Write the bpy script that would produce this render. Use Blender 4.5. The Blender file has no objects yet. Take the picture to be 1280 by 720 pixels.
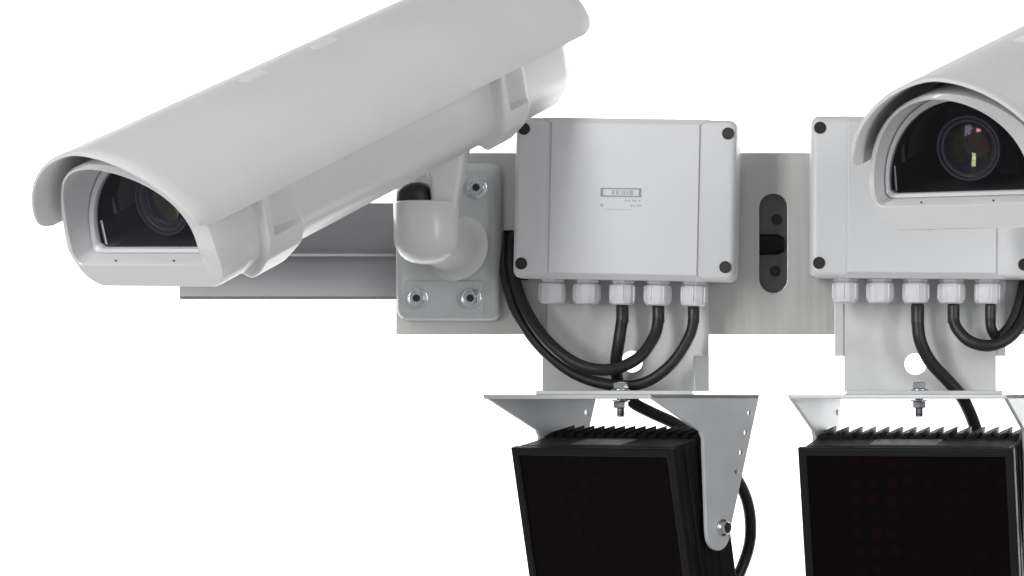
import bpy, bmesh, math, random
from mathutils import Vector, Matrix
random.seed(7)
C = bpy.data.collections.new('scene'); bpy.context.scene.collection.children.link(C)
sc = bpy.context.scene
U = 0.0006            # metres per layout unit
PX, PY, D = 960.0, 500.0, 4000.0

# ------------------------------------------------------------------ camera
cd = bpy.data.cameras.new('camera'); cam = bpy.data.objects.new('camera', cd); C.objects.link(cam)
cam.location = (0, -D*U, 0); cam.rotation_euler = (math.pi/2, 0, 0)
cd.sensor_width = 36; cd.lens = 36*D/1280.0
cd.shift_x = (640-PX)/1280.0; cd.shift_y = -(360-PY)/1280.0
cd.clip_start = 0.05; cd.clip_end = 60
sc.camera = cam

# ------------------------------------------------------------------ world and lamps
w = bpy.data.worlds.new('World'); sc.world = w; w.use_nodes = True
wn = w.node_tree; bgn = wn.nodes['Background']; bgn.inputs[1].default_value = 1.0
tcw = wn.nodes.new('ShaderNodeTexCoord'); sxw = wn.nodes.new('ShaderNodeSeparateXYZ'); rmw = wn.nodes.new('ShaderNodeValToRGB'); mrw = wn.nodes.new('ShaderNodeMapRange')
mrw.inputs['From Min'].default_value = -1; mrw.inputs['From Max'].default_value = 1
wn.links.new(tcw.outputs['Generated'], sxw.inputs[0]); wn.links.new(sxw.outputs[2], mrw.inputs[0]); wn.links.new(mrw.outputs[0], rmw.inputs[0]); wn.links.new(rmw.outputs[0], bgn.inputs[0])
E_ = rmw.color_ramp.elements     # made-up ambient gradient, dimmed overhead to keep top rims dark
E_[0].position = 0.0; E_[0].color = (0.34, 0.34, 0.34, 1); E_[1].position = 1.0; E_[1].color = (0.10, 0.10, 0.10, 1)
for p_, v_ in ((0.45, 0.32), (0.60, 0.27), (0.75, 0.10)): e_ = E_.new(p_); e_.color = (v_, v_, v_*1.01, 1)
def area(name, loc, target, sx, sy, power, col=(1, 1, 1)):
    ld = bpy.data.lights.new(name, 'AREA'); ld.shape = 'RECTANGLE'; ld.size = sx; ld.size_y = sy
    ld.energy = power; ld.color = col
    o = bpy.data.objects.new(name, ld); C.objects.link(o); o.location = loc
    o.rotation_euler = (Vector(target)-Vector(loc)).to_track_quat('-Z', 'Y').to_euler()
    return o
area('key_softbox', (-1.35, -2.2, 0.65), (0, 0, 0.1), 0.42, 1.5, 34)
area('fill_softbox', (1.5, -2.0, 0.5), (-0.2, 0, 0.1), 0.3, 1.3, 14)
area('top_softbox', (-0.2, -0.5, 1.6), (-0.2, -0.1, 0.1), 1.2, 0.7, 2)
area('backdrop_wash', (-1.5, 0.55, 0.2), (-1.5, 1.9, 0.2), 0.5, 2.0, 75)  # unseen light added to lift the backdrop to pure white
area('backdrop_wash', (1.3, 0.55, 0.2), (1.3, 1.9, 0.2), 0.5, 2.0, 75)  # second added light, whitens the right half of the backdrop

vs = sc.view_settings
vs.view_transform = 'Standard'; vs.look = 'None'; vs.exposure = 0.25; vs.gamma = 1; vs.use_curve_mapping = False
sc.render.engine = 'CYCLES'

# ------------------------------------------------------------------ materials
def mat(name, col, rough=0.45, metal=0.0, bump=0.0, bscale=900, vary=0.0, coat=0.0, stretch=None, spec=0.5, mscale=30):
    m = bpy.data.materials.new(name); m.use_nodes = True; nt = m.node_tree; b = nt.nodes['Principled BSDF']
    b.inputs['Base Color'].default_value = (*col, 1); b.inputs['Roughness'].default_value = rough
    b.inputs['Metallic'].default_value = metal; b.inputs['Coat Weight'].default_value = coat
    b.inputs['Coat Roughness'].default_value = 0.12
    b.inputs['Specular IOR Level'].default_value = spec
    tc = nt.nodes.new('ShaderNodeTexCoord'); mp = nt.nodes.new('ShaderNodeMapping')
    nt.links.new(tc.outputs['Object'], mp.inputs[0])
    if stretch: mp.inputs['Scale'].default_value = stretch
    if bump:
        n = nt.nodes.new('ShaderNodeTexNoise'); n.inputs['Scale'].default_value = bscale; n.inputs['Detail'].default_value = 3
        bp = nt.nodes.new('ShaderNodeBump'); bp.inputs['Strength'].default_value = bump; bp.inputs['Distance'].default_value = 0.0004
        nt.links.new(mp.outputs[0], n.inputs['Vector']); nt.links.new(n.outputs['Fac'], bp.inputs['Height'])
        nt.links.new(bp.outputs[0], b.inputs['Normal'])
    if vary:
        n = nt.nodes.new('ShaderNodeTexNoise'); n.inputs['Scale'].default_value = mscale; n.inputs['Detail'].default_value = 5
        nt.links.new(mp.outputs[0], n.inputs['Vector'])
        r = nt.nodes.new('ShaderNodeValToRGB'); r.color_ramp.elements[0].position = 0.3; r.color_ramp.elements[1].position = 0.7
        r.color_ramp.elements[0].color = (*[c*(1-vary) for c in col], 1); r.color_ramp.elements[1].color = (*[min(1, c*(1+vary*0.5)) for c in col], 1)
        nt.links.new(n.outputs['Fac'], r.inputs[0]); nt.links.new(r.outputs[0], b.inputs['Base Color'])
        rr = nt.nodes.new('ShaderNodeMapRange'); rr.inputs['To Min'].default_value = rough*0.85; rr.inputs['To Max'].default_value = min(1, rough*1.2)
        nt.links.new(n.outputs['Fac'], rr.inputs['Value']); nt.links.new(rr.outputs[0], b.inputs['Roughness'])
    return m
def glassmat(name, tint, gloss, ior=1.5, rough=0.01, boost=0.0):
    m = bpy.data.materials.new(name); m.use_nodes = True; nt = m.node_tree
    for n in list(nt.nodes): nt.nodes.remove(n)
    out = nt.nodes.new('ShaderNodeOutputMaterial'); mx = nt.nodes.new('ShaderNodeMixShader')
    tr = nt.nodes.new('ShaderNodeBsdfTransparent'); gl = nt.nodes.new('ShaderNodeBsdfGlossy'); fr = nt.nodes.new('ShaderNodeFresnel')
    tr.inputs[0].default_value = (*tint, 1); gl.inputs[0].default_value = (*gloss, 1); gl.inputs['Roughness'].default_value = rough
    fr.inputs[0].default_value = ior; ad = nt.nodes.new('ShaderNodeMath'); ad.operation = 'ADD'; ad.inputs[1].default_value = boost; ad.use_clamp = True
    nt.links.new(fr.outputs[0], ad.inputs[0]); nt.links.new(ad.outputs[0], mx.inputs[0])
    nt.links.new(tr.outputs[0], mx.inputs[1]); nt.links.new(gl.outputs[0], mx.inputs[2]); nt.links.new(mx.outputs[0], out.inputs[0])
    return m
M = dict(
    shield=mat('painted_shield', (0.68, 0.69, 0.68), 0.45, 0, 0.16, 1300, 0.035, mscale=18, spec=0.3),
    housing=mat('painted_housing', (0.65, 0.65, 0.655), 0.29, 0, 0.06, 1500, 0.02, mscale=14),
    inner=mat('dark_inner', (0.02, 0.02, 0.022), 0.6),
    lining=mat('inner_lining', (0.10, 0.10, 0.11), 0.5),
    box=mat('box_plastic', (0.65, 0.655, 0.665), 0.40, 0, 0.10, 1800, 0.015, mscale=20),
    gland=mat('gland_plastic', (0.69, 0.68, 0.71), 0.35, 0, 0.05, 1500),
    cast=mat('cast_paint', (0.50, 0.52, 0.52), 0.38, 0, 0.25, 1100, 0.04, mscale=40),
    plate=mat('brushed_plate', (0.56, 0.57, 0.55), 0.36, 0.7, 0.06, 500, 0.035, stretch=(4, 0.25, 0.2), mscale=60),
    tab=mat('pale_steel', (0.66, 0.67, 0.66), 0.42, 0.45, 0.10, 700, 0.06, mscale=35),
    rail=mat('rail_steel', (0.20, 0.202, 0.208), 0.42, 0.6, 0.08, 600, 0.03, stretch=(0.3, 1, 3), mscale=60),
    bracket=mat('bracket_steel', (0.55, 0.56, 0.57), 0.45, 0.15, 0.20, 900, 0.05, mscale=50),
    edge=mat('sheet_edge', (0.62, 0.63, 0.62), 0.4, 0.3),
    bolt=mat('zinc_bolt', (0.62, 0.64, 0.66), 0.22, 1.0, 0.1, 900, 0.08, mscale=200),
    dark=mat('dark_socket', (0.015, 0.015, 0.015), 0.5),
    clamp=mat('dark_clamp', (0.12, 0.123, 0.126), 0.42, 0.3, 0.2, 700, 0.2, mscale=60),
    rubber=mat('black_rubber', (0.009, 0.009, 0.0095), 0.45, 0, 0.3, 1200, 0.2, mscale=80),
    sleeve=mat('cable_sleeve', (0.02, 0.02, 0.021), 0.4, 0, 0.1, 900),
    lamp=mat('black_anodised', (0.006, 0.006, 0.0065), 0.5, 0, 0.25, 900, 0.2, mscale=60, spec=0.2),
    foil=mat('label_foil', (0.13, 0.13, 0.13), 0.4, 0.2, 0, 0, 0.25, mscale=60),
    print=mat('grey_print', (0.27, 0.29, 0.31), 0.5),
    print2=mat('pale_print', (0.42, 0.44, 0.46), 0.5),
    glass=glassmat('window_glass', (0.96, 0.96, 0.97), (0.9, 0.9, 0.95), 1.22),
    lens1=glassmat('front_lens', (0.85, 0.82, 0.9), (0.8, 0.8, 1.0), 1.16, 0.01, 0.0),
    lens2=glassmat('green_coating', (0.7, 0.7, 0.7), (0.75, 0.9, 0.35), 1.4, 0.02, 0.02),
    lens3=glassmat('red_coating', (0.3, 0.3, 0.3), (1.0, 0.45, 0.5), 1.45, 0.02, 0.08),
    ring=mat('lens_ring', (0.026, 0.024, 0.036), 0.36, 0.1, spec=0.35),
    white=mat('white_pad', (0.80, 0.80, 0.79), 0.35),
    strip=mat('reflection_streak', (0.75, 0.76, 0.78), 0.2),  # pale colour for the painted window reflection
    backdrop=mat('backdrop_paper', (0.85, 0.85, 0.85), 0.95, spec=0.0),
)
# lamp window: dark red tinted cover over a faint grid of diodes
def ledmat():
    m = bpy.data.materials.new('infrared_window'); m.use_nodes = True; nt = m.node_tree; b = nt.nodes['Principled BSDF']
    b.inputs['Roughness'].default_value = 0.10; b.inputs['Specular IOR Level'].default_value = 0.08
    tc = nt.nodes.new('ShaderNodeTexCoord'); v = nt.nodes.new('ShaderNodeTexVoronoi'); v.inputs['Scale'].default_value = 75; v.inputs['Randomness'].default_value = 0.25
    n = nt.nodes.new('ShaderNodeTexNoise'); n.inputs['Scale'].default_value = 22; n.inputs['Detail'].default_value = 3
    nt.links.new(tc.outputs['Object'], v.inputs['Vector']); nt.links.new(tc.outputs['Object'], n.inputs['Vector'])
    r = nt.nodes.new('ShaderNodeValToRGB'); r.color_ramp.elements[0].position = 0.15; r.color_ramp.elements[0].color = (1, 1, 1, 1)
    r.color_ramp.elements[1].position = 0.42; r.color_ramp.elements[1].color = (0, 0, 0, 1)
    nt.links.new(v.outputs['Distance'], r.inputs[0])
    r2 = nt.nodes.new('ShaderNodeValToRGB'); r2.color_ramp.elements[0].position = 0.45; r2.color_ramp.elements[1].position = 0.7
    nt.links.new(n.outputs['Fac'], r2.inputs[0])
    mu = nt.nodes.new('ShaderNodeMath'); mu.operation = 'MULTIPLY'; nt.links.new(r.outputs[0], mu.inputs[0]); nt.links.new(r2.outputs[0], mu.inputs[1])
    mx = nt.nodes.new('ShaderNodeMix'); mx.data_type = 'RGBA'
    mx.inputs[6].default_value = (0.002, 0.001, 0.0015, 1); mx.inputs[7].default_value = (0.0070, 0.0014, 0.002, 1)
    nt.links.new(mu.outputs[0], mx.inputs[0]); nt.links.new(mx.outputs[2], b.inputs['Base Color'])
    return m
M['led'] = ledmat()

# ------------------------------------------------------------------ helpers
def W(px, py, d):
    """layout point seen at photo pixel (px, py) at depth d (negative is nearer), in layout units"""
    s = (D+d)/D
    return Vector(((px-PX)*s, d, (PY-py)*s))
def finish(me, mt, parent, name, bevel=0, angle=35, seg=3):
    for p in me.polygons: p.use_smooth = True
    me.set_sharp_from_angle(angle=math.radians(angle))
    if mt: me.materials.clear(); me.materials.append(mt)
    o = bpy.data.objects.new(name, me); C.objects.link(o)
    if parent: o.parent = parent
    if bevel:
        b = o.modifiers.new('bevel', 'BEVEL'); b.width = bevel*U; b.segments = seg; b.limit_method = 'ANGLE'; b.angle_limit = math.radians(40); b.harden_normals = True
    return o
class MB:
    def __init__(s): s.v = []; s.f = []
    def add(s, vs, fs):
        n = len(s.v); s.v += [Vector(v) for v in vs]; s.f += [tuple(i+n for i in f) for f in fs]; return s
    def box(s, a, b):
        x0, y0, z0 = a; x1, y1, z1 = b
        return s.add([(x, y, z) for x in (x0, x1) for y in (y0, y1) for z in (z0, z1)],
                     [(0, 1, 3, 2), (4, 6, 7, 5), (0, 4, 5, 1), (2, 3, 7, 6), (0, 2, 6, 4), (1, 5, 7, 3)])
    def lathe(s, o, axis, prof, seg=40, cap=True):
        """prof: list of (distance along axis, radius)"""
        o = Vector(o); ax = Vector(axis).normalized(); t = ax.orthogonal().normalized(); b = ax.cross(t)
        n = len(s.v)
        for (h, r) in prof:
            for i in range(seg):
                a = 2*math.pi*i/seg; s.v.append(o+ax*h+(t*math.cos(a)+b*math.sin(a))*r)
        for k in range(len(prof)-1):
            for i in range(seg):
                j = (i+1) % seg; s.f.append((n+k*seg+i, n+k*seg+j, n+(k+1)*seg+j, n+(k+1)*seg+i))
        if cap:
            s.f.append(tuple(n+i for i in range(seg))[::-1]); s.f.append(tuple(n+(len(prof)-1)*seg+i for i in range(seg)))
        return s
    def loft(s, loops, closed=True, cap0=False, cap1=False):
        n = len(s.v); m = len(loops[0])
        for l in loops: s.v += [Vector(p) for p in l]
        for k in range(len(loops)-1):
            for i in range(m if closed else m-1):
                j = (i+1) % m; s.f.append((n+k*m+i, n+k*m+j, n+(k+1)*m+j, n+(k+1)*m+i))
        if cap0: s.f.append(tuple(n+i for i in range(m))[::-1])
        if cap1: s.f.append(tuple(n+(len(loops)-1)*m+i for i in range(m)))
        return s
    def build(s, name, mt, parent=None, bevel=0, angle=35, seg=3, off=None):
        me = bpy.data.meshes.new(name); o = Vector(off) if off else Vector((0, 0, 0))
        me.from_pydata([tuple((v-o)*U) for v in s.v], [], s.f); me.update()
        bm = bmesh.new(); bm.from_mesh(me); bmesh.ops.recalc_face_normals(bm, faces=bm.faces); bm.to_mesh(me); bm.free()
        return finish(me, mt, parent, name, bevel, angle, seg)
def spline_mesh(name, loops, thick, bevel, M4):
    """flat sheet with holes: loops in a 2D plane, extruded both ways, mapped by matrix M4 (layout units)"""
    cu = bpy.data.curves.new(name, 'CURVE'); cu.dimensions = '2D'; cu.fill_mode = 'BOTH'
    cu.extrude = max(thick/2-bevel, 0.01); cu.bevel_depth = bevel; cu.bevel_resolution = 1; cu.offset = -bevel
    for lp in loops:
        sp = cu.splines.new('POLY'); sp.points.add(len(lp)-1); sp.use_cyclic_u = True
        for p, q in zip(sp.points, lp): p.co = (q[0], q[1], 0, 1)
    ob = bpy.data.objects.new(name, cu); sc.collection.objects.link(ob)
    dg = bpy.context.evaluated_depsgraph_get(); me = bpy.data.meshes.new_from_object(ob.evaluated_get(dg))
    bpy.data.objects.remove(ob); bpy.data.curves.remove(cu)
    me.transform(Matrix.Scale(U, 4) @ M4); me.name = name
    return me
def sheet(name, loops, thick, mt, parent, M4, bevel=0.5):
    return finish(spline_mesh(name, loops, thick, bevel, M4), mt, parent, name, 0, 30)
def XZ(y): return Matrix(((1, 0, 0, 0), (0, 0, 1, y), (0, 1, 0, 0), (0, 0, 0, 1)))     # 2D (x, z) at depth y
def rrect(x0, z0, x1, z1, r, n=7):
    out = []
    for (cx, cz, a0) in ((x1-r, z1-r, 0), (x0+r, z1-r, 90), (x0+r, z0+r, 180), (x1-r, z0+r, 270)):
        for i in range(n+1):
            a = math.radians(a0+90*i/n); out.append((cx+r*math.cos(a), cz+r*math.sin(a)))
    return out
def circle(cx, cz, r, n=28): return [(cx+r*math.cos(2*math.pi*i/n), cz+r*math.sin(2*math.pi*i/n)) for i in range(n)]
def tube(name, pts, r, mt, parent=None, res=10):
    P = [Vector(p) for p in pts]; Q = []
    ext = [P[0]*2-P[1]]+P+[P[-1]*2-P[-2]]
    for i in range(1, len(ext)-2):
        a, b, c, d = ext[i-1:i+3]
        for k in range(res):
            t = k/res; Q.append(0.5*((2*b)+(c-a)*t+(2*a-5*b+4*c-d)*t*t+(3*b-a-3*c+d)*t**3))
    Q.append(P[-1])
    loops = []; t0 = (Q[1]-Q[0]).normalized(); n = t0.orthogonal().normalized()
    for i, q in enumerate(Q):
        t = (Q[min(i+1, len(Q)-1)]-Q[max(i-1, 0)]).normalized(); n = (n-t*n.dot(t)).normalized(); b = t.cross(n)
        loops.append([q+(n*math.cos(a)+b*math.sin(a))*r for a in [2*math.pi*k/18 for k in range(18)]])
    return MB().loft(loops, True, True, True).build(name, mt, parent, angle=60)
def tag(o, label, cat, group=None):
    o['label'] = label; o['category'] = cat
    if group: o['group'] = group
    return o
def thing(name, label, cat, mw=None, group=None):
    o = bpy.data.objects.new(name, None); C.objects.link(o); o.empty_display_size = 0.02
    if mw is not None: o.matrix_world = mw
    return tag(o, label, cat, group)
def kids(o): return [c for c in C.objects if c.parent == o]
def copy_tree(o, parent=None):
    c = o.copy(); C.objects.link(c); c.parent = parent
    for ch in kids(o): copy_tree(ch, c)
    return c
def frame(yaw, pitch, roll):
    y, p, a = map(math.radians, (yaw, pitch, roll))
    f = Vector((-math.sin(y)*math.cos(p), -math.cos(y)*math.cos(p), -math.sin(p)))
    r = Vector((math.cos(y), -math.sin(y), 0)); u = f.cross(r)
    if u.z < 0: u = -u
    return f, r*math.cos(a)+u*math.sin(a), -r*math.sin(a)+u*math.cos(a)
def mw_of(o, X, Y, Z):
    m = Matrix((X, Y, Z)).transposed().to_4x4(); m.translation = o*U; return m
def hexbolt(mb, o, axis, rw, rh, hw, hh, cyl=True):
    mb.lathe(o, axis, [(0, rw), (hw, rw), (hw+0.5, rw-0.8)], 36)
    o2 = Vector(o)+Vector(axis).normalized()*(hw+0.3)
    if cyl: mb.lathe(o2, axis, [(0, rh), (hh-1, rh), (hh, rh-1), (hh, rh*0.55), (hh-3, rh*0.5)], 30)
    else: mb.lathe(o2, axis, [(0, rh), (hh-1, rh), (hh, rh*0.86), (hh, rh*0.4)], 6)
    return mb

# ------------------------------------------------------------------ backdrop
bd = MB()
z0, z1, yb = -2200, 2800, 2700
pts = [(yb, z1)]+[(yb-500+500*math.cos(math.radians(a)), z0+500-500*math.sin(math.radians(a))) for a in range(0, 91, 10)]+[(yb-1800, z0)]
bd.loft([[(x, y, z) for (y, z) in pts] for x in (-5500, 4500)], closed=False)
b = bd.build('backdrop', M['backdrop']); b['kind'] = 'structure'

# ------------------------------------------------------------------ mounting frame (back plate, hanging tabs, rail, slot)
mf = thing('mounting_frame', 'long grey metal mounting plate that carries both cameras, junction boxes and lamps', 'mounting plate', Matrix.Translation(W(960, 300, 2)*U))
mo = W(960, 300, 2)
def loc2(o): o.location = -mo*U if o.parent == mf else (0, 0, 0); return o      # parts are drawn in layout coordinates
def LP(lst, d): return [(W(x, y, d).x, W(x, y, d).z) for x, y in lst]
outl = LP([(495, 418), (495, 191), (1560, 191), (1560, 418)], 0)
slot = [(x, z) for x, z in LP([(949+17.5+17.5*math.cos(math.radians(a)), (259.5 if a <= 180 else 348.5)-17.5*math.sin(math.radians(a))) for a in range(0, 181, 15)] +
        [(949+17.5+17.5*math.cos(math.radians(a)), 348.5-17.5*math.sin(math.radians(a))) for a in range(180, 361, 15)], 0)]
op = LP([(623, 288), (660, 288), (660, 350), (623, 350)], 0)
loc2(sheet('back_plate', [outl, slot, op], 6, M['plate'], mf, XZ(3), 0.8))
# folded rail behind, running left
rl = MB()
prof = [(48, 253), (40, 262), (17, 309), (11, 313), (8, 317), (8, 320), (11, 324), (14, 329), (12, 371), (16, 374), (60, 374)]
def rail_loop(px, sh=0):
    lo = []
    for (d, y) in prof: p = W(0, y, d); lo.append((px, d+8, p.z))
    for (d, y) in reversed(prof): p = W(0, y, d); lo.append((px, d+(14 if y < 372 else 12), p.z + (3 if y > 365 else -3)))
    return lo
xs = [W(225, 0, 25).x, W(700, 0, 25).x]
rl.loft([rail_loop(xs[0]), rail_loop(xs[1])], True, True, True)
ro = rl.build('rail', M['rail'], mf, bevel=1.0); loc2(ro)
# hanging tabs
def tab(xa, xb, ya, xc, xd, yb_, hole, fl):
    step = 445
    o_ = LP([(xa, 335), (xb, 335), (xb, step), (xd, step), (xd, yb_), (xc, yb_), (xc, step if xa < xc else step), (xa, step)], -9)
    t = sheet('hanging_tab', [o_, circle(*LP([hole], -9)[0], 13.5)], 5, M['tab'], mf, XZ(-9), 0.7); loc2(t)
    lip = MB()
    a = W(xc, yb_, -9); b_ = W(xd, yb_, -9)
    lip.box((a.x, -125, a.z-2.5), (b_.x, -6, a.z+2.5))
    loc2(lip.build('flange', M['tab'], t, bevel=1))
    t2 = t
    for (x0, y0, d0, x1, y1, d1) in fl:
        g = MB(); p = [W(x0, y0, d0), W(x1, y0, d1), W(x1, y1, d1), W(x0, y1, d0)]
        off = Vector((2, 0, 0))
        g.loft([[q for q in p], [q+off for q in p]], True, True, True); loc2(g.build('side_flange', M['bracket'], t, bevel=0.6))
    return t
tab(684, 885, 0, 678, 868, 491.1, (790, 452), [(884.5, 445, -12, 867, 489, -33)])
tab(1043, 1257, 0, 1055, 1245, 491.1, (1144, 455), [])
# strips folded at the sides of the tabs
for (x0, x1) in ((880, 886), (1044, 1054), (1247, 1256)):
    s_ = MB(); a = W(x0, 380, -14); b_ = W(x1, 445, -14); s_.box((a.x, -15, b_.z), (b_.x, -12, a.z)); loc2(s_.build('side_strip', M['edge'], mf, bevel=0.5))
# dark clamp seen through the slot
cb = MB(); a = W(925, 225, 20); b_ = W(1010, 385, 20); cb.box((a.x, 14, b_.z), (b_.x, 40, a.z))
cl = cb.build('pole_clamp', M['clamp'], mf, bevel=2); loc2(cl)
cb = MB(); c0 = W(930, 305.5, 8); cb.lathe(c0+Vector((0, 6, 0)), (1, 0, 0), [(0, 13), (42, 13), (50, 9)], 28); loc2(cb.build('clamp_bar', M['lamp'], cl))
for (x, y) in ((971, 274.5), (969, 339)):
    cb = MB(); c0 = W(x, y, 13); cb.lathe(c0, (0, -1, 0), [(0, 6.8), (1, 6.8), (1, 5), (0.2, 4)], 24); loc2(cb.build('bolt_hole', M['dark'], cl))
cb = MB(); a = W(618, 284, 8); b_ = W(664, 354, 8); cb.box((a.x, 7.5, b_.z), (b_.x, 18, a.z)); loc2(cb.build('opening_shade', M['rubber'], mf, bevel=1))  # black block filling the cable opening, stands in for the shade inside

# ------------------------------------------------------------------ camera mount
def make_mount(cx, top, label):
    """cx: x of the cup centre; top: point under the camera where the column ends"""
    org = Vector((cx, 0, 0)); mt = thing('wall_mount', label, 'camera mount', Matrix.Translation(Vector((cx, -4, 200))*U), 'cast mounts that hold the cameras')
    o0 = Vector((cx, -4, 200))
    base = MB(); x0 = W(495, 0, -28).x-W(533, 0, -150).x+cx; x1 = W(627, 0, -28).x-W(533, 0, -150).x+cx
    zt, zb = W(0, 203, -28).z, W(0, 401, -28).z
    rings = []
    for (y, ins, r) in ((-0.5, 0, 14), (-18, 0.5, 14), (-25, 2.5, 14), (-30, 8, 12), (-31, 12, 10)):
        rings.append([(x, y, z) for x, z in rrect(x0+ins, zb+ins, x1-ins, zt-ins, r)])
    base.loft(rings, True, True, True); bs = base.build('base_plate', M['cast'], mt, angle=50, off=o0)
    pad = MB(); p = W(508, 391, -31); q = W(604, 352, -31); dx = cx-W(533, 0, -150).x
    pad.loft([[(x, y, z) for x, z in rrect(p.x+dx-i, p.z-i, q.x+dx+i, q.z+i, 4)] for (y, i) in ((-30, 3), (-33, 0.5), (-34, -1))], True, False, True)
    pad.build('bolt_pad', M['cast'], bs, angle=50, off=o0)
    for (px, py, rw) in ((522, 373, 13), (589, 373, 13), (596, 235, 13), (516, 238, 13)):
        c = W(px, py, -32); c.x += dx; m = MB(); dd = -34 if py > 300 else -31
        hexbolt(m, (c.x, dd, c.z), (0, -1, 0), rw, 8.8, 2.5, 9, True); bo = m.build('bolt', M['bolt'], mt, off=o0, angle=40)
        m = MB(); m.lathe((c.x, dd-10.0, c.z), (0, -1, 0), [(0, 4.6), (0.4, 4.6)], 6); m.build('socket', M['dark'], bo, off=o0)
    # arm from the base to the cup
    arm = MB(); cz = W(0, 292, -150).z; ax = W(566, 0, -40).x+dx
    arm.lathe((ax, -28, cz-9), Vector((cx-ax, -122+10, 12)), [(0, 44), (5, 38), (14, 34.5), (60, 33), (112, 33)], 48); arm.build('arm', M['housing'], mt, off=o0, angle=50)
    cup = MB(); zt2 = W(0, 252, -150).z; zb2 = W(0, 331, -150).z; R = 39.5
    pr = [(0, 33), (2, 37.5), (3.5, R)]+[(zt2-zb2-32-0, R)]
    for a in range(10, 91, 10): pr.append((zt2-zb2-32+32*math.sin(math.radians(a)), max(0.5, R-13+13*math.cos(math.radians(a)) if a < 90 else 22)))
    pr = [(0, 32), (0.6, R-2), (2.5, R), (44, R-0.3), (52, R-1.3), (59, R-4), (65, R-8.5), (70, R-15), (73.5, R-23), (75, R-31), (75.6, 2)]
    cup.lathe((cx, -150, zt2), (0, 0, -1), pr, 56); cup.build('cup', M['housing'], mt, off=o0, angle=50)
    jt = MB(); jt.lathe((cx-11, -152, zt2-6), (-0.28, 0, 1), [(0, 22), (14, 22), (22, 20), (27, 14), (30, 5)], 32); jt.build('joint_boot', M['rubber'], mt, off=o0, angle=60)
    # column: tapered web up to the housing
    col = MB(); tp = Vector(top)
    def ring(c, hx, hy, r): return [(c.x+x, c.y+y, c.z) for x, y in rrect(-hx, -hy, hx, hy, r)]
    b0 = Vector((cx+23, -150, zt2-10)); b1 = Vector((cx+23, -150, zt2+2)); b2 = b1.lerp(tp, 0.35)+Vector((2, 0, 0)); b3 = tp+Vector((-2, 0, 4)); 
    col.loft([ring(b0, 15, 20, 6), ring(b1, 16, 21, 6), ring(b2, 19, 24, 7), ring(b1.lerp(tp, 0.75), 26, 28, 8), ring(b3, 34, 32, 8)], True, True, True)
    col.build('column', M['housing'], mt, off=o0, angle=50)
    return mt

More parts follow.
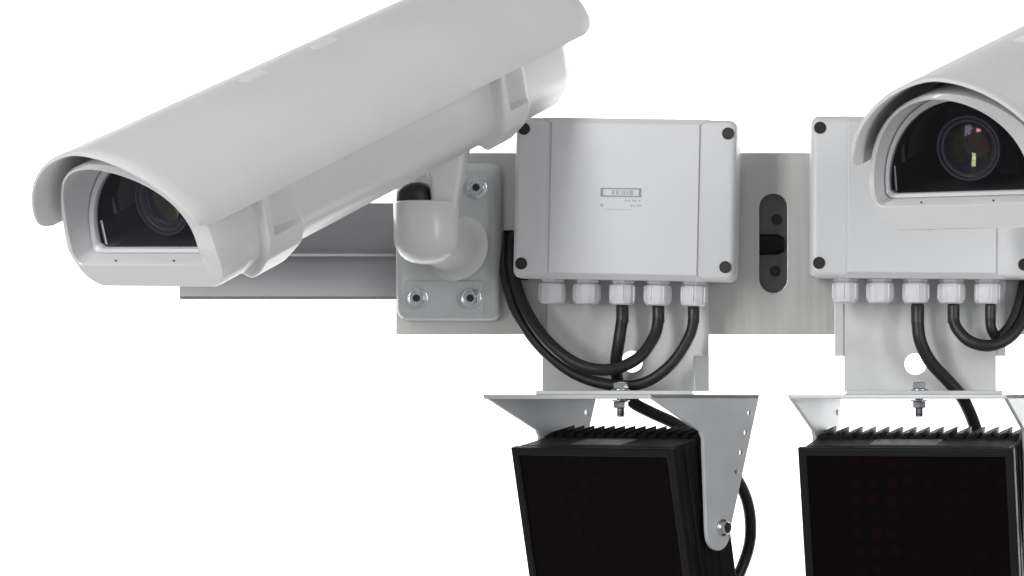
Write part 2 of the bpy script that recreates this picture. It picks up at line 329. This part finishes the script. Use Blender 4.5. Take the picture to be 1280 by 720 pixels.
# ------------------------------------------------------------------ camera housing
def superarc(w_, H, n, k=48):
    out = []
    for i in range(k+1):
        t = math.pi*i/k; c, s = math.cos(t), math.sin(t)
        out.append((w_*math.copysign(abs(c)**(2/n), c), H*abs(s)**(2/n)))
    return out              # from +w over the top to -w
def clip_outline(k):        # right flank polyline of the housing section (b, c) from just under the shield to the bottom, with normals
    P = [(96.5, 6), (96.6, -14), (95.7, -41), (93.2, -51), (88.9, -60), (80, -69), (72.2, -77), (63, -82), (52, -82)]
    return P
def make_camera(label, mw):
    root = thing('security_camera', label, 'camera', mw, 'security camera housings on the mounting plate')
    def L3(b, a, c): return (b, -a, c)
    # --- body with the bezel at its front
    def base_poly(w_, zs, h1, wb, zb):
        q = [(w_, zs), (w_*0.99, h1+5), (w_*0.965, h1-5), (w_*0.92, h1-14), (wb+6, zb+4.5), (wb-3, zb)]
        return [(-b, c) for b, c in q]+[(0, zb)]+q[::-1]
    def sec(w_, H, c0, n, h1, wb, zb, af, ab):
        """closed loop: arch from +w over to -w, then the lower outline back; af(c) gives a in the arch, ab(c) below"""
        lp = [L3(b, af(c, H), c+c0) for (b, c) in superarc(w_, H, n)]
        lp += [L3(b, ab(c), c) for (b, c) in base_poly(w_, c0-4, h1, wb, zb)]
        return lp
    ease = lambda c: min(1, max(0, (-32-c)/18.0))
    slope = lambda a0, k: (lambda c, H: a0+k*(c/H))
    curl = lambda a0, k: (lambda c, H: a0+k*max(0, c/H)**2.2)
    chin = lambda a0: (lambda c: a0-14*max(0, (-30-c)/46))
    const = lambda a: (lambda *x: a)
    body = MB()
    lips = []
    outer = (102, 106, -28, 1.95, -50, 80, -76.5)
    lips.append(sec(*outer, const(-78), const(-78)))
    lips.append(sec(*outer, curl(-28, 42), chin(-28)))
    lips.append(sec(101, 105, -28, 1.95, -50, 79.5, -75.5, curl(-25.5, 42), chin(-25.5)))
    # inner ring: bottom is the sill edge
    def inner(w_, H, c0, n, zsill, af, abf):
        w_ -= 9                                         # the opening is narrower on the hinge side
        lp = [L3(b-9, af(c, H), c+c0) for (b, c) in superarc(w_, H, n)]
        z0_, z1_ = c0-1.5, zsill+4; bp = [(-w_, z0_), (-w_, z0_*0.67+z1_*0.33), (-w_, z0_*0.33+z1_*0.67), (-w_+1, zsill+4), (-w_+4, zsill+1), (-w_+8, zsill), (0, zsill), (w_-8, zsill), (w_-4, zsill+1), (w_-1, zsill+4), (w_, z0_*0.33+z1_*0.67), (w_, z0_*0.67+z1_*0.33), (w_, z0_)]
        return lp+[L3(b-9, abf(c), c) for b, c in bp]
    lips.append(inner(97.5, 101.5, -28, 1.95, -49, curl(-24.5, 42), chin(-24.5)))
    lips.append(inner(95.8, 99.5, -28, 1.95, -48, curl(-26, 42), chin(-26)))
    lips.append(inner(95.5, 97.5, -30, 1.98, -45, slope(-58.5, 8), const(-56.5)))
    lips.append(inner(94.5, 96.5, -30, 1.98, -44.5, const(-60), const(-59)))
    body.loft(lips)
    rear = [(102, 104, -28, 1.95, -50, 79, -76.5, -78), (100, 99, -22, 2, -48, 72, -79, -112), (97, 92, -12, 2, -46, 66, -80, -128), (96.5, 90, -10, 2, -46, 66, -80, -140), (96.5, 90, -10, 2, -46, 66, -82, -728), (95, 88, -10, 2, -45, 65, -80, -742), (90, 82, -8, 2, -43, 60, -75, -750), (60, 50, -6, 2, -30, 36, -52, -753)]
    body.loft([sec(*r_[:7], const(r_[7]), const(r_[7])) for r_ in rear], True, False, True)
    bd_ = body.build('housing', M['housing'], root, angle=42)
    # window frame ring
    fr = MB(); fr.loft([inner(94.3, 96.5, -30, 1.98, -44.4, const(-59.5), const(-58.5)), inner(93.5, 95.5, -31, 1.98, -43.5, const(-57), const(-56.5)), inner(91, 91.5, -33, 2, -40.5, const(-60), const(-59.5)), inner(90, 90.5, -33, 2, -40, const(-66), const(-66))])
    fr.build('window_frame', M['housing'], root, angle=30)
    gl = MB(); lp = inner(91, 91.5, -33, 2, -41, const(-61.5), const(-61.5)); gl.loft([lp, [(x, y+3, z) for x, y, z in lp]], True, True, True); gl.build('window', M['glass'], root)
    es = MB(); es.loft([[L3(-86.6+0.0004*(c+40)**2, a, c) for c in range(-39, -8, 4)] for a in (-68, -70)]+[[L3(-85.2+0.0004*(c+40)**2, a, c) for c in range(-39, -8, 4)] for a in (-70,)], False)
    es.build('window_reflection', M['strip'], root)  # pale strip behind the pane, painted in place of a reflected streak
    # dark interior
    inn = MB(); inn.loft([inner(90, 90.5, -33, 2, -40, const(a), const(a)) for a in (-66.5, -330)], True, False, True); inn.build('interior', M['inner'], root)
    pl = MB(); pl.loft([[L3(-84, a, c), L3(-80, a, c)] for (a, c) in ((-90, -10), (-90, 18), (-150, 30), (-260, 30), (-260, -10))], False); pl.build('interior_panel', M['lining'], root)
    wl = MB()
    wl.loft([[L3(b*1.0, a, c+0) for b, c in ((-78, -8), (-74, 14), (-62, 33), (-46, 45))] for a in (-92, -150)], False); wl.build('lining_sheet', M['lining'], root)
    # camera module and lens
    lc = (-4, -80, 4)
    mod = MB(); mod.box(L3(-44, -128, -36), L3(36, -290, 44)); mod.build('camera_module', M['lamp'], root, bevel=4)
    ln = MB(); o = Vector(L3(-4, -128, 4)); ax = (0, -1, 0)
    ln.lathe(o, ax, [(-10, 33), (0, 33), (14, 33), (15, 31.5), (18, 31.5), (19, 33.5), (34, 34), (47, 35.5), (49, 36), (50.5, 35), (50.5, 33.2), (47, 32), (46.5, 31), (48, 30.4), (48, 28.6), (42, 27), (36, 22), (20, 15), (19, 3)], 64, True)
    lo = ln.build('lens', M['ring'], root, angle=40)
    def dome(nm, oo, R, r0, mt, flip=1, tilt=(0, 0)):
        m = MB(); h0 = math.sqrt(R*R-r0*r0); loops = []
        pr = [(0, r0)]
        for k in range(1, 13):
            r_ = r0*(1-k/12.5); pr.append((flip*(math.sqrt(R*R-r_*r_)-h0), r_))
        m.lathe(oo, (tilt[0], -1, tilt[1]), pr, 48, False); m.f.append(tuple(range(len(m.v)-48, len(m.v))))
        return m.build(nm, mt, lo, angle=80)
    dome('front_element', Vector(L3(-4, -83, 4)), 95, 27.5, M['lens1'])
    dome('coated_element', Vector(L3(-4, -92, 4)), 55, 22, M['lens2'], -1)
    dome('inner_element', Vector(L3(2, -101, 9)), 60, 15, M['lens3'])
    # --- side clips, a raised pad with a notch in its upper half
    P = clip_outline(0)
    cum = [0]
    for p, q in zip(P, P[1:]): cum.append(cum[-1]+math.dist(p, q))
    def at(s):
        s = min(max(s, 0), cum[-1]-1e-4)
        for i in range(len(P)-1):
            if s <= cum[i+1]:
                t = (s-cum[i])/(cum[i+1]-cum[i]); a, b_ = Vector(P[i]), Vector(P[i+1]); q = a.lerp(b_, t); return q
    def nrm(s):
        d = at(s+9)-at(s-9); return Vector((-d.y, d.x)).normalized()*-1 if False else Vector((-d.y, d.x)).normalized()
    sst = lambda e0, e1, x: (lambda t: t*t*(3-2*t))(min(1, max(0, (x-e0)/(e1-e0))))
    S = cum[-1]
    for a0, wdt in ((-96, 82), (-566, 68)):
        for side in (1, -1):
            m = MB(); NA, NS = 56, 56; grid = []
            for i in range(NS+1):
                s = S*i/NS; row = []
                for j in range(NA+1):
                    t = j/NA; a = a0-t*wdt; A = t*100
                    low = sst(0.52*S, 0.98*S, s)
                    h = (14-4*low)*sst(0, 11+6*low, A-low*6)*(1-sst(0, 14, A-(84-low*12)))*(1-sst(S-14, S-1, s))
                    # notch: a square pocket
                    nt = sst(22, 25, A)*(1-sst(0.40*S, 0.425*S, s))
                    h = h*(1-nt)+nt*min(h, 2+8*sst(36, 84, A))
                    h = max(h, -0.5) if 0 < j < NA and 0 < i < NS else -1.5
                    q = at(s); n_ = nrm(s); 
                    if n_.x < 0 and s < S/2: n_ = -n_
                    if n_.y > 0.3: n_ = -n_
                    q = q+n_*h
                    row.append(L3(side*q.x, a, q.y))
                grid.append(row)
            m.loft(grid, False); cp = m.build('clip', M['housing'], root, angle=38)
            m = MB(); q = at(0.80*S)+nrm(0.80*S)*(-1 if nrm(0.8*S).y > 0 else 1)*9
            m.lathe(L3(side*q.x, a0-0.72*wdt, q.y), (side*0.75, 0.5, -0.6), [(-3, 3), (1, 3), (1.5, 2)], 16); m.build('clip_screw', M['dark'], cp)
    # rail under the body
    ur = MB(); ur.box(L3(-30, -175, -89), L3(30, -640, -80)); ur.build('under_rail', M['housing'], root, bevel=2)
    for b_ in (-40, 40):
        m = MB(); m.lathe(L3(b_-8, -37, -46.0), (0, -1, 0.6), [(0, 1.1), (0.9, 1.1)], 10); m.build('drain_hole', M['dark'], root)
    # --- sun shield
    w_, H, k_, n_ = 110.8, 98.0, 39.7, 1.73; th = 5.0; Ls = 786
    def arc(inset): return superarc(w_-inset, H-inset, n_, 64)
    def stat(inset, fn, extra=0): return [L3(b, fn(c/(H-inset)), c) for b, c in arc(inset)]
    # corners at the lower ends are rounded: lower points of the front edge step back
    def fa(c): 
        a = k_*max(c, 0); rr = 16.0; cc = c*H
        if cc < rr: a -= rr-math.sqrt(max(0, rr*rr-(rr-cc)**2))
        return a
    def ra(c):
        rr = 22.0; cc = c*H; a = -Ls
        if cc < rr: a += rr-math.sqrt(max(0, rr*rr-(rr-cc)**2))
        return a
    sh = MB()
    mid = [stat(0, const(a)) for a in (-30, -60, -730, -756)]
    def ins(fn, d): return lambda c: fn(c)+d
    outs = [stat(1.2, ins(fa, 0)), stat(0, ins(fa, -1.5)), stat(0, lambda c: min(fa(c)-2.5, -28+c*50))]+mid+[stat(0, ins(ra, 1.5)), stat(1.2, ra)]
    inns = [stat(th-1, ra), stat(th, ins(ra, 1.5)), stat(th, const(-756)), stat(th, const(-60)), stat(th, lambda c: min(fa(c)-2.5, -28+c*50)), stat(th, ins(fa, -1.5)), stat(th-1, ins(fa, 0)), stat(1.2, ins(fa, 0))]
    sh.loft(outs+inns, False)
    # close the two long lower edges
    m_ = len(outs[0]); nl = len(outs)+len(inns)
    lo_ = outs+inns
    for e in (0, m_-1):
        ring = [k*m_+e for k in range(nl-1)]; half = len(outs)
        for k in range(half-1):
            a_, b_ = k, k+1; c_, d_ = nl-2-(k), nl-2-(k+1)
            if c_ > half-1 and d_ >= half-1 and c_ != d_ and b_ < d_: sh.f.append((a_*m_+e, b_*m_+e, d_*m_+e, c_*m_+e))
    so = sh.build('sun_shield', M['shield'], root, angle=48)
    for a in (-382, -248):
        m = MB(); pr = []
        t = math.radians(80); cb_, sb_ = math.cos(t), math.sin(t); bb = w_*abs(cb_)**(2/n_); cc = H*abs(sb_)**(2/n_)
        nn = Vector((0.27, 0, 0.96)).normalized()
        rings = []
        for (hgt, i_) in ((-1, 0), (0.2, 0.3), (0.5, 1.6)):
            rings.append([tuple(Vector(L3(bb+x, a+y, cc-x*0.28))+nn*hgt) for x, y in rrect(-6+i_, -22+i_, 6-i_, 22-i_, 5.5-i_*0.8)])
        m.loft(rings, True, False, True); m.build('shield_pad', M['white'], so, angle=50)  # low white pads raised slightly from the shield
    return root
def cam_mw(px, py, yaw, pitch, roll):
    f, r, u = frame(yaw, pitch, roll); return mw_of(W(px, py, -650), r, -f, u), (W(px, py, -650), f, r, u)
mw1, fr1 = cam_mw(148.6, 288.0, 30.28, 20.86, -1.4)
mw2, fr2 = cam_mw(1188.7, 205.8, 20.84, 13.98, 0.25)
cam1 = make_camera('pale grey camera housing with long curved sun shield, angled down to the left, seen whole', mw1)
cam2 = copy_tree(cam1); cam2.matrix_world = mw2
cam2['label'] = 'pale grey camera housing with a clearly visible round lens, cut off by the right edge'
t1 = fr1[0]+fr1[1]*-587+fr1[3]*-84; t2 = fr2[0]+fr2[1]*-570+fr2[3]*-84
m1x = W(533, 0, -150).x
make_mount(m1x, t1, 'cast grey ball mount bolted to the left end of the plate under the left camera')
make_mount(m1x+800, t2, 'cast grey ball mount behind the right camera, outside the right edge of the view')

# ------------------------------------------------------------------ junction boxes
def make_box(label, org, rot):
    root = thing('junction_box', label, 'junction box', Matrix.Translation(org*U) @ Matrix.Rotation(rot[0], 4, 'Z') @ Matrix.Rotation(rot[1], 4, 'Y'), 'junction boxes on the mounting plate')
    hw, hh = 136.5, 98.8
    m = MB(); rg = []
    for (y, i, r) in ((34, 1.5, 10), (-8, 0.8, 10), (-9, 3, 9)): rg.append([(x, y, z) for x, z in rrect(-hw+i, -hh+i, hw-i, hh-i, r)])
    m.loft(rg, True, True, True); m.build('base', M['box'], root, angle=50)
    m = MB(); rg = []
    for (y, i, r) in ((-10, 1.2, 10), (-11, 0.2, 10), (-33, 0.2, 10), (-37.5, 1.3, 10), (-41, 4.2, 8), (-42, 7, 6)): rg.append([(x, y, z) for x, z in rrect(-hw+i, -hh+i, hw-i, hh-i, r)])
    m.loft(rg, True, True, True); lid = m.build('lid', M['box'], root, angle=40)
    # raised centre panel with sloped top and bottom ends
    m = MB()
    A = [(-91, -97.5), (91, -97.5), (91, 97.5), (-91, 97.5)]; B = [(-90, -92), (90, -92), (90, 92), (-90, 92)]
    m.add([(-103, -38.5, -98.8), (103, -38.5, -98.8), (103, -38.5, 98.8), (-103, -38.5, 98.8), (-91, -45.2, -91.5), (91, -45.2, -91.5), (91, -45.2, 91.5), (-91, -45.2, 91.5), (-91, -39, -91.5), (91, -39, -91.5), (91, -39, 91.5), (-91, -39, 91.5)],
          [(0, 1, 5, 4), (3, 7, 6, 2), (4, 5, 6, 7), (4, 7, 11, 8), (5, 9, 10, 6), (0, 4, 8), (1, 9, 5), (2, 6, 10), (3, 11, 7)])
    m.build('lid_panel', M['box'], lid, bevel=0.9, angle=30)
    for sx in (-93.2, 93.2):
        m = MB(); m.box((sx-0.7, -42.3, -91), (sx+0.7, -41.5, 91)); m.build('groove', M['box'], lid)
    for (x, z) in ((-125.5, 84), (125.5, 82), (-125.5, -81), (125.5, -81)):
        m = MB(); m.lathe((x, -41.5, z), (0, -1, 0), [(0, 7.6), (1.6, 7.3), (1.6, 6.4), (0.9, 6.2)], 28, True); s_ = m.build('screw', M['dark'], root, angle=40)
        m = MB(); m.lathe((x+0.7, -42.2, z-0.5), (0, -1, 0), [(0, 3.6), (0.7, 3.4), (0.7, 1.8), (0.1, 1.6)], 6, True); m.build('screw_socket', M['sleeve'], s_, angle=40)
    # printed frame with marks too small to read
    m = MB(); yy = -45.3; cx, cz = -4, 7.8
    def q(x0, z0, x1, z1): m.box((cx+x0, yy-0.25, cz+z0), (cx+x1, yy+0.2, cz+z1))
    q(-25, 3.9, 25, 5.4); q(-25, -5.4, 25, -3.9); q(-25, -3.9, -21.8, 3.9); q(22, -3.9, 25, 3.9)
    m.build('maker_plate', M['print'], lid)
    m = MB()
    for x, w_ in ((-11, 3.2), (-6, 3.8), (0, 1.2), (2.5, 2.8), (7, 1.8), (10, 5)): q(x, -2.8, x+w_, 2.8)
    m.build('maker_lettering', M['print2'], lid)
    m = MB()
    for x in (5, 9, 14, 17, 22): q(x, -10.8, x+2.2, -8.6)
    q(-25, -17.6, -21.5, -14.4)
    for x in (12, 15.5, 20, 23): q(x, -17, x+2.2, -14.6)
    q(-20, -21, 14, -20.4); m.build('small_print', M['print2'], lid)
    # cable glands
    for gx in GL:
        g_ = MB(); g_.lathe((gx, -6, -98), (0, 0, -1), [(0, 15.5), (3.5, 15.5), (4, 14.5), (5, 14)], 6); 
        go = g_.build('gland', M['gland'], root, bevel=0.7)
        g_ = MB(); g_.lathe((gx, -6, -104), (0, 0, -1), [(-1, 13.4), (0, 16.2), (10, 16.6), (19, 16.2), (23, 15.0), (24.5, 13), (24.5, 7), (20, 6.5)], 12, True)
        rot_ = random.uniform(0, 60)
        for k in range(6):
            a = math.radians(60*k+rot_); c_, s_ = math.cos(a), math.sin(a)
            g_.lathe((gx+16.0*c_, -6+16.0*s_, -105), (0, 0, -1), [(0, 0.9), (1, 1.5), (17, 1.5), (19, 0.6)], 6)
        g_.build('gland_nut', M['gland'], go, angle=25)
    return root
GL = [-91.5, -48.5, -4.5, 39.5, 84]
ob1 = W(785.5, 251.5, -48)
jb1 = make_box('junction box nearest the left camera, its whole lid and small printed frame in view', ob1, (math.radians(-4.2), math.radians(1.2)))
jb2 = copy_tree(jb1); ob2 = W(1149.5, 249.5, -48)
jb2.matrix_world = Matrix.Translation(ob2*U) @ Matrix.Rotation(math.radians(1.6), 4, 'Z') @ Matrix.Rotation(math.radians(0.4), 4, 'Y')
jb2['label'] = 'junction box at right, mostly covered by the camera with the visible round lens'

# ------------------------------------------------------------------ lamp brackets and lamps
def arm_outline():
    pts = [(-102, 0), (102, 0), (96, -5), (9, -44), (4, -52), (-2, -163)]
    for a in range(0, -181, -15):
        pts.append((-24+21.5*math.cos(math.radians(a)), -166+21.5*math.sin(math.radians(a))))
    return pts
def make_bracket(label, mw):
    root = thing('lamp_bracket', label, 'lamp bracket', mw, 'u-shaped brackets that hold the lamps')
    # local x = across, local y = back, z up. Origin at the centre of the top plate
    sheet('top_plate', [rrect(-136, -102, 136, 102, 3), circle(0, 0, 8)], 5, M['bracket'], root, Matrix.Translation((0, 0, -2.5)), 0.7)
    YZ = Matrix(((0, 0, 1, 0), (-1, 0, 0, 0), (0, 1, 0, 0), (0, 0, 0, 1)))
    holes = [circle(-83, -22, 3.6, 16), circle(-76, -46, 3.8, 16), circle(-67, -70, 3.8, 16), circle(-58, -93, 3.6, 16)]
    for sx in (-1, 1):
        sheet('side_arm', [arm_outline()]+holes, 5, M['bracket'], root, Matrix.Translation((sx*133.5, 0, 0)) @ YZ, 0.7)
        m = MB(); hexbolt(m, (sx*136.2, 30, -160), (sx, 0, 0), 10.5, 7.6, 2, 7); bo = m.build('pivot_bolt', M['bolt'], root, angle=40)
        m = MB(); m.lathe((sx*(136.2+7.5), 30, -160), (sx, 0, 0), [(0, 3.9), (0.5, 3.9)], 6); m.build('socket', M['dark'], bo)
    m = MB(); m.lathe((0, 0, 16), (0, 0, -1), [(0, 3.9), (0.8, 4.6), (42, 4.6), (43, 3.8)], 20)
    for z in range(-24, 14, 3): m.lathe((0, 0, z), (0, 0, 1), [(0, 4.6), (0.9, 5.3), (1.8, 4.6)], 20)
    st = m.build('stud', M['bolt'], root, angle=60)
    for (z, r, h, sg) in ((5.2, 11.5, 2, 32), (7.4, 8.6, 8, 6), (-8.4, 11, 2, 32), (-16, 8.8, 7.5, 6)):
        m = MB(); m.lathe((0, 0, z), (0, 0, 1), [(0, r*0.93), (0.8, r), (h-0.8, r), (h, r*0.93)], sg); m.build('washer' if sg == 32 else 'nut', M['bolt'], st, angle=25)
    return root
def make_lamp(label, mw):
    root = thing('infrared_lamp', label, 'lamp', mw, 'black infrared lamps in the brackets')
    wd, hg = 127, 300
    # local: x across, y back (0 = front), z up (0 = top front edge)
    m = MB(); m.box((-wd+3, 10, -hg), (wd-3, 96, -1.5)); m.build('body', M['lamp'], root, bevel=2)
    m = MB()
    wd += 5
    o_ = [(-wd, -hg-2), (wd, -hg-2), (wd, 0), (-wd, 0)]; i_ = [(-wd+11, -hg+9), (wd-11, -hg+9), (wd-11, -10), (-wd+11, -10)]
    lp = lambda P, y: [(x, y, z) for x, z in P]
    m.loft([lp(o_, 11), lp(o_, 1.5), lp([(x*0.99, z*0.994-0.8) for x, z in o_], 0), lp([(x*1.01, z) for x, z in i_], 0), lp(i_, 2), lp(i_, 6)], True, True, False)
    m.build('front_frame', M['lamp'], root, bevel=1.2)
    m = MB(); m.box((-wd+10.5, 3.5, -hg+8), (wd-10.5, 5.5, -9)); m.build('window', M['led'], root)
    wd -= 5
    m = MB(); m.box((-wd+2, 11, -6), (wd-2, 60, 0.5)); tp = m.build('top_cover', M['lamp'], root, bevel=1.2)
    m = MB(); m.box((-48, 18, 0.4), (34, 52, 1.0)); m.build('label_plate', M['foil'], tp)
    m = MB()
    for (x, n) in ((-40, 5), (-12, 7)):
        for k in range(n): m.box((x+k*4, 26, 1.0), (x+k*4+2.4, 30, 1.15)); m.box((x+k*4, 38, 1.0), (x+k*4+2.8, 42, 1.15))
    m.build('small_print', M['print'], tp)
    n = 15
    for k in range(n):
        x = -wd+6+k*(2*wd-16)/(n-1)
        m = MB(); z_ = 7.5
        A = [(x-9, 59, -6), (x+7, 59, -6), (x+8.5, 59, z_), (x+6, 59, z_-0.5), (x-7, 59, 1.5)]
        m.loft([A, [(a, 100, c) for a, b_, c in A]], True, True, True); m.build('cooling_fin', M['lamp'], root, bevel=0.5)
    for sx in (-1, 1):
        for k, (y, o) in enumerate(((14, -1), (28, -1.5), (42, -2), (56, -2), (70, -2))):
            m = MB(); x0 = sx*(wd-8); x1 = sx*(wd+o)
            m.loft([[(x0, y, z), (x1, y+1.5, z), (x1, y+5, z), (x0, y+9, z)] for z in (-hg, -4)], True, True, True); m.build('side_fin', M['lamp'], root, bevel=0.6)
    return root
def pose(px, yaw):
    o = W(px, 493.5, -85); y = math.radians(yaw)
    return mw_of(o, Vector((math.cos(y), -math.sin(y), 0)), Vector((math.sin(y), math.cos(y), 0)), Vector((0, 0, 1)))
def lamp_mw(px, yaw, pitch, dx=0):
    B = pose(px, yaw); p = math.radians(pitch)
    f0 = Vector((dx, -57, -65))*U
    return B @ Matrix.Translation(f0) @ Matrix.Rotation(p, 4, 'X')
PB1, PB2 = (776, 39), (1149, 18.5)
br1 = make_bracket('u-shaped steel bracket turned left, with its right arm and holes facing the viewer', pose(*PB1))
br2 = copy_tree(br1); br2.matrix_world = pose(*PB2); br2['label'] = 'u-shaped steel bracket facing almost straight ahead over the right lamp'
lm1 = make_lamp('black infrared lamp turned to the left, with its ribbed flank showing behind the bracket arm', lamp_mw(*PB1, 11.5))
lm2 = copy_tree(lm1); lm2.matrix_world = lamp_mw(*PB2, 11, -3) @ Matrix.Diagonal((1.025, 1, 1, 1)); lm2['label'] = 'black infrared lamp facing almost straight ahead under the right bracket'

# ------------------------------------------------------------------ cables
def cable(label, pts, r=7, sleeve=True, group=None):
    P = [W(x, y, d) for x, y, d in pts]
    o0 = P[0].copy(); rt = thing('cable', label, 'cable', Matrix.Translation(o0*U), group or 'black cables between the parts')
    tube('sheath', [p-o0 for p in P], r, M['rubber'], rt)
    if sleeve:
        d = (P[1]-P[0]).normalized(); m = MB(); m.lathe((0, 0, 0), d, [(-2, r*0.9), (0, r+0.3), (20, r+0.3), (22, r)], 24, False); m.build('sleeve', M['sleeve'], rt, angle=50)
    return rt
cable('thick black cable looping from the fourth gland of the middle box up behind it', [(823, 382, -54), (823, 396, -54), (818, 420, -60), (797, 448, -72), (762, 462, -80), (722, 455, -78), (684, 426, -66), (656, 385, -50), (641, 340, -30), (638, 308, -14), (640, 294, 4), (642, 290, 14)], 7.3)
cable('black cable hanging lowest, from the fifth gland of the middle box up to the left', [(867, 382, -54), (867, 396, -54), (862, 420, -58), (840, 454, -62), (806, 478, -62), (764, 481, -60), (718, 467, -56), (676, 434, -50), (646, 390, -42), (632, 345, -26), (629, 312, -12), (630, 296, 4), (632, 292, 14)], 7.0)
cable('black cable dropping straight from the third gland and running down behind the left lamp', [(778, 382, -54), (778, 396, -56), (774, 425, -60), (770, 455, -50), (774, 480, -36), (790, 502, -26), (815, 516, -22), (845, 530, -18), (875, 550, -6), (905, 578, 10), (925, 605, 22), (936, 635, 30), (938, 670, 30), (931, 700, 28), (915, 735, 20), (895, 760, 6)], 7.5)
cable('thick black cable curving down from the third gland to the right lamp', [(1147, 382, -54), (1147, 398, -56), (1150, 425, -58), (1163, 452, -50), (1185, 476, -34), (1202, 496, -26), (1214, 520, -20), (1222, 545, -14), (1226, 570, -10)], 8)
cable('black cable in a wide u-loop from the fourth gland of the right box', [(1192, 382, -54), (1192, 397, -54), (1197, 412, -58), (1213, 427, -64), (1238, 432, -66), (1262, 422, -60), (1280, 398, -48), (1290, 360, -32), (1294, 325, -16), (1295, 300, -2)], 7.3)
cable('short black cable in a tight loop from the fifth gland of the right box', [(1238, 382, -54), (1238, 396, -54), (1239, 410, -56), (1246, 421, -50), (1257, 414, -46), (1268, 396, -40), (1277, 368, -30), (1282, 338, -16), (1284, 305, -2)], 6.5)
